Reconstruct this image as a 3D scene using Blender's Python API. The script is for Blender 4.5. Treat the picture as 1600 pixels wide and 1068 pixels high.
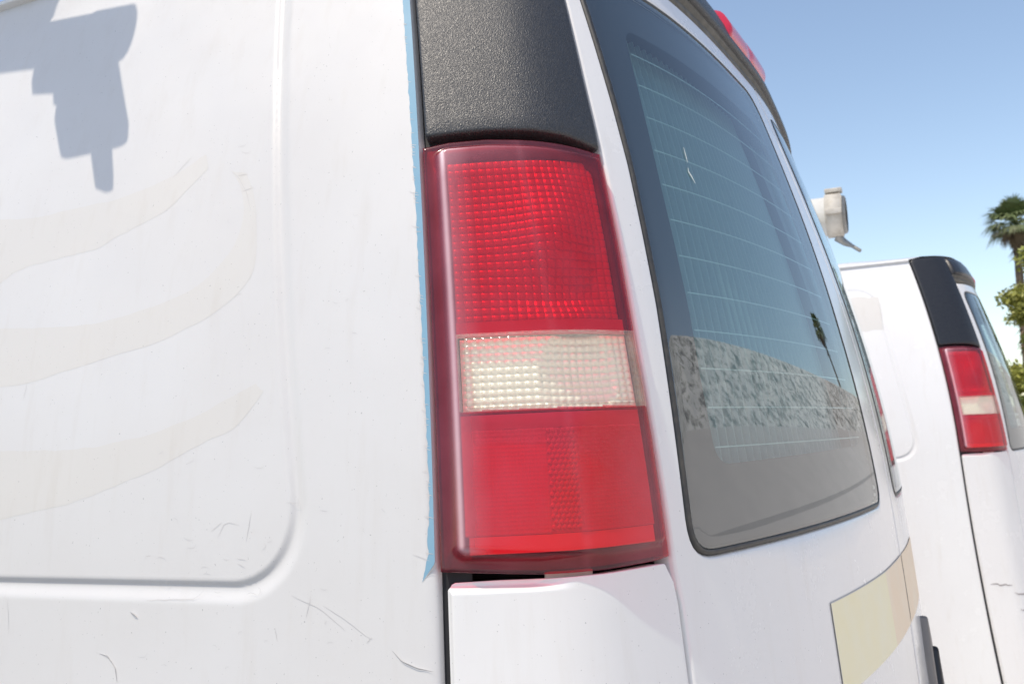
import bpy, bmesh, math, random
import numpy as np
from mathutils import Vector, Matrix

random.seed(7); rng = np.random.default_rng(7)
sc = bpy.context.scene
for o in list(bpy.data.objects):
    bpy.data.objects.remove(o)
col = sc.collection

# ------------------------------------------------------------------ camera
cam_d = bpy.data.cameras.new('camera'); cam = bpy.data.objects.new('camera', cam_d); col.objects.link(cam)
sc.camera = cam
CAM = Vector((-0.91335, -0.51646, 1.23178))
FW = Vector((0.902412, 0.418298, 0.103339)).normalized()
UPV = Vector((-0.073676, -0.086503, 0.993524)); UPV = (UPV - FW*UPV.dot(FW)).normalized()
RT = FW.cross(UPV)
cam.matrix_world = Matrix(((RT.x, UPV.x, -FW.x, CAM.x), (RT.y, UPV.y, -FW.y, CAM.y), (RT.z, UPV.z, -FW.z, CAM.z), (0, 0, 0, 1)))
cam_d.sensor_width = 36.0; cam_d.lens = 1538.43/1600*36
cam_d.clip_start = .02; cam_d.clip_end = 2000
cam_d.dof.use_dof = True; cam_d.dof.focus_distance = 1.02; cam_d.dof.aperture_fstop = 14

# ------------------------------------------------------------------ sky, sun, exposure
SUN = Vector((-.38, .20, .905)).normalized()
world = bpy.data.worlds.new('World'); sc.world = world; world.use_nodes = True
nt = world.node_tree; nt.nodes.clear()
sky = nt.nodes.new('ShaderNodeTexSky'); sky.sky_type = 'NISHITA'; sky.sun_disc = False
sky.sun_elevation = math.asin(SUN.z); sky.sun_rotation = math.atan2(SUN.x, SUN.y)
sky.air_density = .95; sky.dust_density = .8; sky.ozone_density = .45; sky.altitude = 20
bg = nt.nodes.new('ShaderNodeBackground'); bg.inputs['Strength'].default_value = .15
wo = nt.nodes.new('ShaderNodeOutputWorld')
nt.links.new(sky.outputs[0], bg.inputs[0]); nt.links.new(bg.outputs[0], wo.inputs[0])
sun_d = bpy.data.lights.new('sun', 'SUN'); sun = bpy.data.objects.new('sun', sun_d); col.objects.link(sun)
sun_d.energy = 2.4; sun_d.angle = math.radians(.53); sun_d.color = (1, .945, .87)
sun.rotation_euler = SUN.to_track_quat('Z', 'Y').to_euler(); sun.location = (-6, 2, 12)
vsx = sc.view_settings
vsx.view_transform = 'Standard'; vsx.look = 'None'; vsx.gamma = 1; vsx.use_curve_mapping = False
vsx.exposure = .54
vsx.use_white_balance = True; vsx.white_balance_temperature = 7100; vsx.white_balance_tint = 9.5

# ------------------------------------------------------------------ materials
def mat(name):
    m = bpy.data.materials.new(name); m.use_nodes = True
    n = m.node_tree; n.nodes.clear()
    out = n.nodes.new('ShaderNodeOutputMaterial')
    return m, n, out
def nd(n, t, **kw):
    x = n.nodes.new(t)
    for k, v in kw.items():
        if isinstance(k, str) and hasattr(x, k): setattr(x, k, v)
    return x
def mixcol(n, fac, a, b):
    x = n.nodes.new('ShaderNodeMix'); x.data_type = 'RGBA'
    if isinstance(fac, (int, float)): x.inputs[0].default_value = fac
    else: n.links.new(fac, x.inputs[0])
    for i, c in ((6, a), (7, b)):
        if isinstance(c, (tuple, list)): x.inputs[i].default_value = (*c[:3], 1)
        else: n.links.new(c, x.inputs[i])
    return x.outputs[2]
def noise(n, scale, detail=4, rough=.6, coord='Object', vec=None):
    x = n.nodes.new('ShaderNodeTexNoise'); x.inputs['Scale'].default_value = scale
    x.inputs['Detail'].default_value = detail; x.inputs['Roughness'].default_value = rough
    if vec is None:
        tc = n.nodes.new('ShaderNodeTexCoord'); vec = tc.outputs[coord]
    n.links.new(vec, x.inputs['Vector'])
    return x.outputs['Fac']
def ramp(n, fac, stops):
    r = n.nodes.new('ShaderNodeValToRGB'); n.links.new(fac, r.inputs[0])
    e = r.color_ramp.elements
    while len(e) > 1: e.remove(e[0])
    e[0].position = stops[0][0]; c = stops[0][1]; e[0].color = (*c, 1) if isinstance(c, tuple) else (c, c, c, 1)
    for p, c in stops[1:]:
        q = e.new(p); q.color = (*c, 1) if isinstance(c, tuple) else (c, c, c, 1)
    return r.outputs[0]
def bump(n, h, strength, dist):
    b = n.nodes.new('ShaderNodeBump'); b.inputs['Strength'].default_value = strength; b.inputs['Distance'].default_value = dist
    n.links.new(h, b.inputs['Height']); return b.outputs[0]
def princ(name, color, rough=.5, metal=0., coat=0., var=None, bmp=None, spec=.5, coat_rough=.06, ior=None):
    m, n, out = mat(name)
    p = n.nodes.new('ShaderNodeBsdfPrincipled')
    p.inputs['Base Color'].default_value = (*color, 1); p.inputs['Roughness'].default_value = rough
    p.inputs['Metallic'].default_value = metal; p.inputs['Coat Weight'].default_value = coat; p.inputs['Coat Roughness'].default_value = coat_rough
    p.inputs['Specular IOR Level'].default_value = spec
    if ior: p.inputs['IOR'].default_value = ior
    if var:      # (scale, other colour, low, high)
        f = ramp(n, noise(n, var[0]), [(var[2], 0.), (var[3], 1.)])
        n.links.new(mixcol(n, f, color, var[1]), p.inputs['Base Color'])
    if bmp:      # (scale, strength, distance)
        n.links.new(bump(n, noise(n, bmp[0], 2), bmp[1], bmp[2]), p.inputs['Normal'])
    n.links.new(p.outputs[0], out.inputs[0])
    m['bsdf'] = p.name
    return m
M = {}
def paint_mat(name, base, tint, rough=.3, coat=.35, speck=True, bs=.12):
    m, n, out = mat(name)
    p = n.nodes.new('ShaderNodeBsdfPrincipled')
    p.inputs['Roughness'].default_value = rough; p.inputs['Coat Weight'].default_value = coat; p.inputs['Coat Roughness'].default_value = .1
    big = ramp(n, noise(n, 2.7, 5), [(.35, 0.), (.7, 1.)])
    c = mixcol(n, big, base, tint)
    if speck:
        f = ramp(n, noise(n, 330, 1, .4), [(.755, 0.), (.80, 1.)])
        c = mixcol(n, f, c, tuple(x*.62 for x in base))
        f2 = ramp(n, noise(n, 34, 4, .7), [(.58, 0.), (.85, .22)])
        c = mixcol(n, f2, c, tuple(x*y for x, y in zip(base, (.93, .90, .85))))
        # faint vertical run marks
        tc = n.nodes.new('ShaderNodeTexCoord'); mp = n.nodes.new('ShaderNodeMapping'); mp.inputs['Scale'].default_value = (38, 38, 1.6); n.links.new(tc.outputs['Object'], mp.inputs[0])
        f3 = ramp(n, noise(n, 1, 4, .6, vec=mp.outputs[0]), [(.54, 0.), (.78, .55)])
        c = mixcol(n, f3, c, tuple(x*y for x, y in zip(base, (.91, .885, .855))))
    n.links.new(c, p.inputs['Base Color'])
    rv = ramp(n, noise(n, 9, 5, .65), [(.3, rough*.8), (.7, rough*1.25)]); n.links.new(rv, p.inputs['Roughness'])
    b1 = n.nodes.new('ShaderNodeBump'); b1.inputs['Strength'].default_value = .3; b1.inputs['Distance'].default_value = .004; n.links.new(noise(n, 4.5, 2, .5), b1.inputs['Height'])
    b2 = n.nodes.new('ShaderNodeBump'); b2.inputs['Strength'].default_value = bs; b2.inputs['Distance'].default_value = .0006; n.links.new(noise(n, 60, 3), b2.inputs['Height']); n.links.new(b1.outputs[0], b2.inputs['Normal'])
    n.links.new(b2.outputs[0], p.inputs['Normal'])
    n.links.new(p.outputs[0], out.inputs[0])
    return m
M['film'] = paint_mat('white_vinyl_film', (.665, .656, .652), (.635, .62, .61), .42, .08)
M['paint'] = paint_mat('white_paint', (.79, .78, .77), (.765, .75, .74), .24, .5)
M['ghost'] = paint_mat('beige_ghost_film', (.648, .624, .594), (.635, .614, .588), .42, .1)
M['blue'] = paint_mat('blue_paint', (.17, .35, .48), (.25, .42, .53), .4, .2, speck=False)
M['crack'] = princ('crack_grey', (.56, .545, .54), .7)
M['dark'] = princ('dark_gap', (.012, .012, .014), .7)
M['seal'] = princ('rubber_seal', (.035, .035, .036), .45, var=(60, (.07, .065, .055), .4, .7))
M['seal_brown'] = princ('dusty_seal', (.10, .092, .075), .7, var=(30, (.16, .145, .12), .4, .7))
M['tan'] = princ('yellow_tape', (.88, .80, .54), .5, var=(14, (.88, .82, .61), .35, .7), bmp=(25, .15, .001))
M['peach'] = princ('peach_tape', (.87, .69, .50), .5, var=(11, (.87, .74, .57), .35, .7), bmp=(25, .15, .001))
M['handle'] = princ('black_plastic', (.02, .02, .022), .4)
M['handle_grey'] = princ('grey_plastic', (.22, .20, .185), .45)
M['pvc'] = princ('white_pvc', (.74, .72, .68), .45, var=(9, (.62, .58, .50), .45, .75))
M['pvc_cap'] = princ('weathered_cap', (.56, .52, .46), .6, var=(16, (.40, .36, .30), .42, .7))
M['steel'] = princ('dull_steel', (.34, .335, .32), .5, metal=.6, var=(40, (.25, .24, .22), .4, .7))
M['tyre'] = princ('tyre_rubber', (.02, .02, .02), .8)
M['chrome'] = princ('plated_steel', (.6, .6, .6), .25, metal=1.)

def trim_mat(name, base, rough, strength):
    m, n, out = mat(name)
    p = n.nodes.new('ShaderNodeBsdfPrincipled'); p.inputs['Base Color'].default_value = (*base, 1)
    p.inputs['Specular IOR Level'].default_value = .7 if strength > .5 else .5
    a = noise(n, 560, 2, .6)
    n.links.new(mixcol(n, ramp(n, noise(n, 900, 2, .6), [(.42, 0.), (.66, 1.)]), tuple(x*.5 for x in base), tuple(x*2.1 for x in base)) if strength > .5 else mixcol(n, 0., base, base), p.inputs['Base Color'])  # base colour speckle paints in the sparkle of sun on the grain
    rr = ramp(n, noise(n, 420, 1), [(.4, rough-.08), (.65, rough+.14)])
    n.links.new(rr, p.inputs['Roughness'])
    n.links.new(bump(n, a, strength, .0016), p.inputs['Normal'])
    n.links.new(p.outputs[0], out.inputs[0]); return m
M['trim'] = trim_mat('grained_black_trim', (.024, .025, .028), .41, .6)
M['trim_far'] = trim_mat('smooth_black_trim', (.018, .019, .023), .34, .03)

def fresnel(n, ior):
    g = n.nodes.new('ShaderNodeNewGeometry'); mx = n.nodes.new('ShaderNodeMix')
    mx.inputs[2].default_value = ior; mx.inputs[3].default_value = 1/ior
    n.links.new(g.outputs['Backfacing'], mx.inputs[0])
    fr = n.nodes.new('ShaderNodeFresnel');
    n.links.new(mx.outputs[0], fr.inputs[0]); return fr
def glass_mat(name, tint, ior, rough=.0, dust=.03, low=.13):
    m, n, out = mat(name)
    tr = n.nodes.new('ShaderNodeBsdfTransparent'); tr.inputs[0].default_value = (*tint, 1)
    gl = n.nodes.new('ShaderNodeBsdfGlossy'); gl.inputs['Roughness'].default_value = rough; gl.inputs[0].default_value = (.95, .97, .97, 1)
    fr = fresnel(n, ior)
    mx = n.nodes.new('ShaderNodeMixShader'); n.links.new(fr.outputs[0], mx.inputs[0]); n.links.new(tr.outputs[0], mx.inputs[1]); n.links.new(gl.outputs[0], mx.inputs[2])
    df = n.nodes.new('ShaderNodeBsdfDiffuse'); df.inputs[0].default_value = (.62, .575, .55, 1)
    m2 = n.nodes.new('ShaderNodeMixShader')
    d = ramp(n, noise(n, 7, 6, .65), [(.3, dust*.6), (.75, dust*1.5)])
    # pale dusty veil low on the glass, painted in to brighten the reflected bank
    tc = n.nodes.new('ShaderNodeTexCoord'); sp = n.nodes.new('ShaderNodeSeparateXYZ'); n.links.new(tc.outputs['Object'], sp.inputs[0])
    wv = n.nodes.new('ShaderNodeMath'); wv.operation = 'MULTIPLY_ADD'; n.links.new(noise(n, 3, 5, .6), wv.inputs[0]); wv.inputs[1].default_value = .22; n.links.new(sp.outputs[2], wv.inputs[2])
    lo = n.nodes.new('ShaderNodeMapRange'); lo.inputs[1].default_value = 1.95; lo.inputs[2].default_value = 1.58; lo.inputs[3].default_value = 0; lo.inputs[4].default_value = low; n.links.new(wv.outputs[0], lo.inputs[0])
    gr = n.nodes.new('ShaderNodeMath'); gr.operation = 'MULTIPLY'; n.links.new(ramp(n, noise(n, 260, 3, .7), [(.3, .75), (.7, 1.)]), gr.inputs[0]); n.links.new(lo.outputs[0], gr.inputs[1])
    ad = n.nodes.new('ShaderNodeMath'); n.links.new(d, ad.inputs[0]); n.links.new(gr.outputs[0], ad.inputs[1]); n.links.new(ad.outputs[0], m2.inputs[0])
    n.links.new(mx.outputs[0], m2.inputs[1]); n.links.new(df.outputs[0], m2.inputs[2]); n.links.new(m2.outputs[0], out.inputs[0])
    return m
M['glass'] = glass_mat('tinted_glass', (.80, .90, .90), 2.25, dust=.008)
M['frit'] = princ('black_frit', (.010, .010, .013), .5)
M['heater'] = princ('heater_wire', (.30, .43, .42), .5)
M['screen'] = princ('grey_green_screen', (.085, .165, .18), .6, var=(5, (.115, .19, .20), .35, .7))
M['screen_rib'] = princ('grey_green_rib', (.17, .27, .275), .5)
M['windscreen'] = princ('windscreen_glass', (.02, .025, .03), .05)
M['scratch'] = princ('white_scrape', (.75, .8, .72), .6)

def lens_mat(name, tint, haze, haze_amt, rough, ior=1.5, bump_s=None):
    """clear or coloured plastic: light passes through it (tinted), its skin reflects, weathering scatters a little"""
    m, n, out = mat(name)
    tr = n.nodes.new('ShaderNodeBsdfTransparent'); tr.inputs[0].default_value = (*tint, 1)
    df = n.nodes.new('ShaderNodeBsdfDiffuse'); df.inputs[0].default_value = (*haze, 1)
    gl = n.nodes.new('ShaderNodeBsdfGlossy'); gl.inputs['Roughness'].default_value = rough
    at = n.nodes.new('ShaderNodeAttribute'); at.attribute_name = 'wear_glint'
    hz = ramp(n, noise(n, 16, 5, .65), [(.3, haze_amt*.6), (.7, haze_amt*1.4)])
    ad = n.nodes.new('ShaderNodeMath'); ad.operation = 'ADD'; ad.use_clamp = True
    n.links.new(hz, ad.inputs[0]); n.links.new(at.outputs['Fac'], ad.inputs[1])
    n.links.new(mixcol(n, at.outputs['Fac'], haze, (.95, .84, .87)), df.inputs[0])  # whitens where weathering and the painted highlight lie
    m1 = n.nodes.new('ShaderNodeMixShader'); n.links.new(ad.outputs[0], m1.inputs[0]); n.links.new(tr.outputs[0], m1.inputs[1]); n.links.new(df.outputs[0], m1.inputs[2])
    fr = fresnel(n, ior)
    m2 = n.nodes.new('ShaderNodeMixShader'); n.links.new(fr.outputs[0], m2.inputs[0]); n.links.new(m1.outputs[0], m2.inputs[1]); n.links.new(gl.outputs[0], m2.inputs[2])
    nb = bump(n, noise(n, 700, 2), .10, .0003)
    n.links.new(nb, gl.inputs['Normal']); n.links.new(nb, df.inputs['Normal'])
    n.links.new(m2.outputs[0], out.inputs[0]); return m
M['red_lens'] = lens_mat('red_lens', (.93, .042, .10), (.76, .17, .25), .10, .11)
M['clear_lens'] = lens_mat('clear_lens', (.97, .96, .92), (.92, .86, .74), .16, .10)
M['seam'] = princ('dusty_seam', (.30, .26, .25), .8)
M['red_optic'] = princ('lamp_reflector', (.66, .60, .60), .26, metal=.2)
M['clear_optic'] = princ('lamp_reflector_silver', (.95, .90, .78), .28, metal=.12)
M['reflex'] = princ('reflex_plate', (.72, .64, .64), .3, bmp=(420, .2, .0006))
M['amber'] = princ('orange_glow_ledge', (.90, .72, .52), .6)  # orange tone painted in for sunlight glowing in the lamp's base
M['housing'] = princ('lamp_housing', (.10, .03, .04), .5)
M['brake'] = princ('red_lamp_plastic', (.62, .02, .05), .2, coat=.6)
M['bark'] = princ('palm_bark', (.16, .115, .08), .9, var=(6, (.09, .065, .045), .35, .65), bmp=(14, .8, .05))
M['frond'] = princ('palm_leaf', (.12, .17, .06), .5, var=(1.2, (.16, .18, .08), .35, .7))
M['dead'] = princ('dead_frond', (.16, .11, .06), .8)
M['leaf'] = princ('tree_leaf', (.22, .25, .045), .5, var=(.9, (.32, .30, .06), .35, .7))
M['leaf_dark'] = princ('dark_leaf', (.03, .05, .018), .55, var=(.9, (.05, .07, .02), .35, .7))
M['asphalt'] = princ('old_asphalt', (.07, .068, .066), .9, var=(1.1, (.10, .097, .092), .35, .7), bmp=(60, .4, .01))
M['concrete'] = princ('concrete_ground', (.60, .575, .535), .85, var=(.8, (.54, .515, .48), .3, .7), bmp=(30, .3, .01))
M['slope'] = princ('concrete_slope', (.64, .60, .565), .85, var=(1.4, (.57, .535, .505), .35, .7), bmp=(22, .3, .01))
def rock_mat():
    m, n, out = mat('rough_pale_rock')
    p = n.nodes.new('ShaderNodeBsdfPrincipled'); p.inputs['Roughness'].default_value = .9
    a = ramp(n, noise(n, 2.6, 8, .74), [(.37, (.09, .085, .075)), (.46, (.42, .405, .37)), (.51, (.78, .76, .72)), (.66, (.84, .82, .78))])
    n.links.new(a, p.inputs['Base Color'])
    n.links.new(bump(n, noise(n, 5, 6), .5, .10), p.inputs['Normal'])
    n.links.new(p.outputs[0], out.inputs[0]); return m
M['rock'] = rock_mat()

# ------------------------------------------------------------------ van body surface
UC=1.26; XC=1.1327; SEAM=1.13; GZ=-.42
def make_plan():
    L=.272; a,b=18.332,63.351
    s=np.linspace(0,UC,2521); ds=s[1]-s[0]
    ph=np.interp(s,[0,.1*L,.4*L,.7*L,L],[a,a+2,a+8,b-6,b])
    ph=np.convolve(np.pad(ph,20,mode='edge'),np.ones(41)/41,'valid')
    t=s>L; ph[t]=b+(90-b)*((s[t]-L)/.9883)**.589
    ph=np.radians(ph)
    x=np.concatenate([[0],np.cumsum((np.sin(ph[1:])+np.sin(ph[:-1]))/2*ds)])
    y=-np.concatenate([[0],np.cumsum((np.cos(ph[1:])+np.cos(ph[:-1]))/2*ds)])
    x*=XC/x[-1]
    return s,x,y
PS,PX,PY=make_plan()
def S(u,z):
    """body surface: u runs along the side (u<0), round the corner and across the rear to the other side"""
    u=np.asarray(u,float); z=np.asarray(z,float)
    m=u>UC; uu=np.where(m,2*UC-u,u)
    x=np.where(uu<0,0.,np.interp(uu,PS,PX)); y=np.where(uu<0,-uu,np.interp(uu,PS,PY))
    d=z-1.10; k=d*np.abs(d)*np.where(d<0,.3,1.)
    sx=.1009*d+.1494*k; ly=.0443*d+.1222*k
    x=XC-(XC-x)*(1-sx*.883)
    w=np.clip(1-np.maximum(y,0)/.2,0,1)
    y=y+ly*w
    dd=np.maximum(d,-.2); h=.0393*dd+.0963*dd**2+.0081*dd**3-.0579*dd**4
    g=np.sin(np.clip((uu-.272)/.85,0,1)*math.pi/2)**1.117
    y=y+g*h
    return np.stack([np.where(m,2*XC-x,x),y,z+0*u],-1)
def N(u,z,e=2e-3):
    a=S(np.asarray(u)+e,z)-S(np.asarray(u)-e,z); b=S(u,np.asarray(z)+e)-S(u,np.asarray(z)-e)
    n=np.cross(a,b); return n/np.linalg.norm(n,axis=-1,keepdims=True)

# ------------------------------------------------------------------ mesh helpers
BASE = np.array([XC, 2.3, GZ])          # the van's base point; parts are stored relative to it
def link(name, verts, faces, m, parent=None, smooth=True, kind=None, attr=None, local=True):
    v = np.asarray(verts, float)
    if parent is not None and local: v = v - BASE
    me = bpy.data.meshes.new(name); me.from_pydata(v.tolist(), [], [tuple(int(i) for i in f) for f in faces])
    me.materials.append(m)
    if smooth: me.polygons.foreach_set('use_smooth', [True]*len(me.polygons))
    if attr is not None:
        a = me.attributes.new('wear_glint', 'FLOAT', 'POINT'); a.data.foreach_set('value', np.asarray(attr, float))
    me.update()
    o = bpy.data.objects.new(name, me); col.objects.link(o)
    if parent is not None: o.parent = parent
    if kind: o['kind'] = kind
    return o
def tag(o, label=None, cat=None, group=None, kind=None):
    if label: o['label'] = label
    if cat: o['category'] = cat
    if group: o['group'] = group
    if kind: o['kind'] = kind
    return o
def empty(name, loc=(0, 0, 0)):
    o = bpy.data.objects.new(name, None); o.location = loc; o.empty_display_size = .3; col.objects.link(o); return o
class MB:
    """collects vertices and faces of one mesh"""
    def __init__(s): s.v = []; s.f = []; s.n = 0
    def add(s, v, f):
        s.v.extend(np.asarray(v, float).tolist()); s.f.extend([tuple(i+s.n for i in q) for q in f]); s.n = len(s.v); return s
    def box(s, c, h, R=None, bev=.15):
        c = np.asarray(c, float); h = np.asarray(h, float); b = min(h)*bev*2
        bm = bmesh.new(); bmesh.ops.create_cube(bm, size=2)
        for q in bm.verts: q.co = Vector((q.co.x*h[0], q.co.y*h[1], q.co.z*h[2]))
        if bev: bmesh.ops.bevel(bm, geom=list(bm.edges), offset=b, segments=2, affect='EDGES', profile=.6)
        bm.verts.index_update()
        v = np.array([q.co[:] for q in bm.verts])
        if R is not None: v = v @ np.array(R).T
        f = [[q.index for q in p.verts] for p in bm.faces]; bm.free()
        return s.add(v + c, f)
    def tube(s, pts, rad, n=16, cap=True):
        pts = [np.asarray(p, float) for p in pts]; rad = [rad]*len(pts) if np.isscalar(rad) else rad
        v = []; f = []
        ref = np.array([0, 0, 1.])
        for i, p in enumerate(pts):
            t = pts[min(i+1, len(pts)-1)] - pts[max(i-1, 0)]; t = t/np.linalg.norm(t)
            a = np.cross(t, ref if abs(t[2]) < .95 else np.array([1., 0, 0])); a /= np.linalg.norm(a); b = np.cross(t, a)
            for k in range(n):
                g = 2*math.pi*k/n; v.append(p + rad[i]*(math.cos(g)*a + math.sin(g)*b))
        for i in range(len(pts)-1):
            for k in range(n):
                f.append((i*n+k, i*n+(k+1) % n, (i+1)*n+(k+1) % n, (i+1)*n+k))
        if cap:
            f.append(tuple(range(n))); f.append(tuple(reversed(range((len(pts)-1)*n, len(pts)*n))))
        return s.add(v, f)
    def build(s, name, m, parent=None, **k): return link(name, s.v, s.f, m, parent, **k)

MIR = [False]                               # builders below make the left half; True mirrors them to the right half
def place(uv, off):
    """points of the body surface, moved along its normal by off"""
    uv = np.asarray(uv, float); off = np.broadcast_to(off, uv.shape[:1])
    u = 2*UC-uv[:, 0] if MIR[0] else uv[:, 0]
    return S(u, uv[:, 1]) + N(u, uv[:, 1])*off[:, None]
def fl(faces): return [tuple(reversed(f)) for f in faces] if MIR[0] else faces
def dense(poly, step=.012):
    p = [np.asarray(q, float) for q in poly]; out = []
    for a, b in zip(p, p[1:]+p[:1]):
        n = max(1, int(np.linalg.norm(b-a)/step))
        out += [a+(b-a)*k/n for k in range(n)]
    return np.array(out)
def rounded(poly, rad, seg=7):
    """polygon with each corner rounded by its radius"""
    p = [np.asarray(q, float) for q in poly]; n = len(p); out = []
    rad = [rad]*n if np.isscalar(rad) else rad
    for i in range(n):
        a, b, c = p[i-1], p[i], p[(i+1) % n]; r = rad[i]
        if r <= 0: out.append(b); continue
        d1 = (a-b); l1 = np.linalg.norm(d1); d1 /= l1; d2 = (c-b); l2 = np.linalg.norm(d2); d2 /= l2
        ang = math.acos(np.clip(d1@d2, -1, 1)); t = min(r/math.tan(ang/2), .48*l1, .48*l2)
        s, e = b+d1*t, b+d2*t
        for k in range(seg+1):
            w = k/seg; out.append((1-w)**2*s + 2*w*(1-w)*b + w*w*e)
    return out
def radial(poly, N_=200, c=None):
    """resample an outline by angle about its centre so that outlines correspond"""
    p = np.asarray(poly, float)
    if c is None: c = (p.max(0)+p.min(0))/2
    q = np.roll(p, -1, 0); out = []
    asp = (p.max(0)-p.min(0))/2
    for k in range(N_):
        g = 2*math.pi*(k+.5)/N_; d = np.array([math.cos(g)*asp[0], math.sin(g)*asp[1]])
        e = q-p; den = d[0]*e[:, 1]-d[1]*e[:, 0]; w = p-c
        with np.errstate(all='ignore'):
            t = (w[:, 0]*e[:, 1]-w[:, 1]*e[:, 0])/den; s = (w[:, 0]*d[1]-w[:, 1]*d[0])/den
        ok = (t > 0) & (s >= -1e-9) & (s <= 1+1e-9) & np.isfinite(t)
        out.append(c+d*(t[ok].max() if ok.any() else 0))
    return np.array(out), np.asarray(c, float)
def inset(poly, c, d):
    """move each outline point d metres inwards along the local normal"""
    p = np.asarray(poly); t = np.roll(p, -1, 0)-np.roll(p, 1, 0); t /= np.linalg.norm(t, axis=1)[:, None]+1e-12
    n = np.stack([-t[:, 1], t[:, 0]], 1); s = np.sign(((c-p)*n).sum(1)); s[s == 0] = 1
    return p + n*np.sign(s.sum())*d
def rings_mesh(rings, center=None):
    """rings: list of (uv outline, offset), outermost first"""
    V = []; F = []; n = len(rings[0][0])
    for uv, off in rings: V.append(place(uv, off))
    V = np.concatenate(V)
    for r in range(len(rings)-1):
        for k in range(n):
            F.append((r*n+k, r*n+(k+1) % n, (r+1)*n+(k+1) % n, (r+1)*n+k))
    if center is not None:
        V = np.concatenate([V, place(np.array([center[0]]), center[1])]); ci = len(V)-1; b = (len(rings)-1)*n
        for k in range(n): F.append((b+k, b+(k+1) % n, ci))
    return V, fl(F)
def panel(name, poly, m, parent, off=0., skirt=.02, bev=.002, N_=200, nr=10, offf=None, **kw):
    """a plate on the body surface with rolled edges"""
    p, c = radial(poly, N_)
    R = [(p, off-skirt), (p, off-bev*1.0), (inset(p, c, bev*.3), off-bev*.3), (inset(p, c, bev), off)]
    q = inset(p, c, bev)
    for k in range(1, nr): R.append((c+(q-c)*(1-k/nr)**1.0, off))
    if offf is not None: R = R[:3]+[(uv, o+offf(uv)) for uv, o in R[3:]]
    V, F = rings_mesh(R, (c, off+(offf(np.array([c]))[0] if offf is not None else 0)))
    return link(name, V, F, m, parent, **kw)
def ring_panel(name, outer, inner, m, parent, off=0., skirt=.02, bev=.002, N_=320, nr=5, iskirt=None, c=None, **kw):
    a, c0 = radial(inner, N_, c); b = np.empty_like(a)
    pts = np.asarray(dense(outer, .004))
    b, _ = radial_at(pts, c0, a)
    iskirt = skirt if iskirt is None else iskirt
    R = [(b, off-skirt), (b, off-bev), (inset(b, c0, bev), off)]
    i2 = inset(a, c0, -bev)
    for k in range(1, nr): R.append((inset(b, c0, bev)*(1-k/nr)+i2*k/nr, off))
    R += [(i2, off), (a, off-bev), (a, off-iskirt)]
    V, F = rings_mesh(R); return link(name, V, F, m, parent, **kw)
def radial_at(poly, c, a):
    """outline points of poly seen from c in the directions of the points a"""
    p = np.asarray(poly, float); q = np.roll(p, -1, 0); e = q-p; w = p-c; out = []
    for x in a:
        d = x-c
        den = d[0]*e[:, 1]-d[1]*e[:, 0]
        with np.errstate(all='ignore'):
            t = (w[:, 0]*e[:, 1]-w[:, 1]*e[:, 0])/den; s = (w[:, 0]*d[1]-w[:, 1]*d[0])/den
        ok = (t > 0) & (s >= -1e-9) & (s <= 1+1e-9) & np.isfinite(t)
        out.append(c+d*(t[ok].max() if ok.any() else 1))
    return np.array(out), c
def grid_mesh(uu, zz, off):
    """uu, zz, off: 2-D arrays"""
    nr, nc = uu.shape
    V = place(np.stack([uu.ravel(), zz.ravel()], 1), off.ravel())
    F = [(i*nc+j, i*nc+j+1, (i+1)*nc+j+1, (i+1)*nc+j) for i in range(nr-1) for j in range(nc-1)]
    return V, fl(F)
def resample(pl, n):
    p = np.asarray(pl, float); L = np.concatenate([[0], np.cumsum(np.linalg.norm(np.diff(p, axis=0), axis=1))])
    t = np.linspace(0, L[-1], n); return np.stack([np.interp(t, L, p[:, 0]), np.interp(t, L, p[:, 1])], 1)
def strip(name, a, b, m, parent, off, n=60, rows=6, wob=0., ragged=0., **kw):
    """sheet on the body surface between two polylines"""
    A, B = resample(a, n), resample(b, n)
    if wob:
        ker = np.hanning(13)[1:-1]; ker /= ker.sum()
        for q in (A, B):
            for i in (0, 1): q[5:-5, i] = np.convolve(q[:, i], ker, 'valid')
    if ragged:
        w = rng.normal(0, 1, n); w = np.convolve(np.pad(w, 1, mode='edge'), [.25, .5, .25], 'valid'); A = A.copy(); A[3:-3, 0] += ragged*w[3:-3]
    t = np.linspace(0, 1, rows)[:, None, None]
    P = A[None]*(1-t)+B[None]*t
    if wob:
        w = rng.normal(0, wob, (2, n)); w = np.stack([np.convolve(np.pad(x, 2, mode='edge'), [.1, .25, .3, .25, .1], 'valid') for x in w])
        P[0, :, 1] += w[0]; P[-1, :, 1] += w[1]
    V, F = grid_mesh(P[..., 0], P[..., 1], np.full(P.shape[:2], off))
    # face the strip outwards
    return link(name, V, F, m, parent, **kw)
def ribbon(mb, pl, width, off, taper=True, n=None):
    n = n or max(4, int(np.linalg.norm(np.diff(np.asarray(pl), axis=0), axis=1).sum()/.01)+2)
    p = resample(pl, n); t = np.gradient(p, axis=0); t /= np.linalg.norm(t, axis=1)[:, None]+1e-12
    nn = np.stack([-t[:, 1], t[:, 0]], 1); w = np.full(n, width/2)
    if taper: w *= .25+.75*np.sin(np.linspace(.1, math.pi-.1, n))
    p2 = p+rng.normal(0, width*.35, p.shape)*(1 if taper else 0)
    V = place(np.concatenate([p2-nn*w[:, None], p2+nn*w[:, None]]), off)
    mb.add(V, fl([(i, i+1, n+i+1, n+i) for i in range(n-1)]))
def sstep(x): x = np.clip(x, 0, 1); return x*x*(3-2*x)

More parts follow.
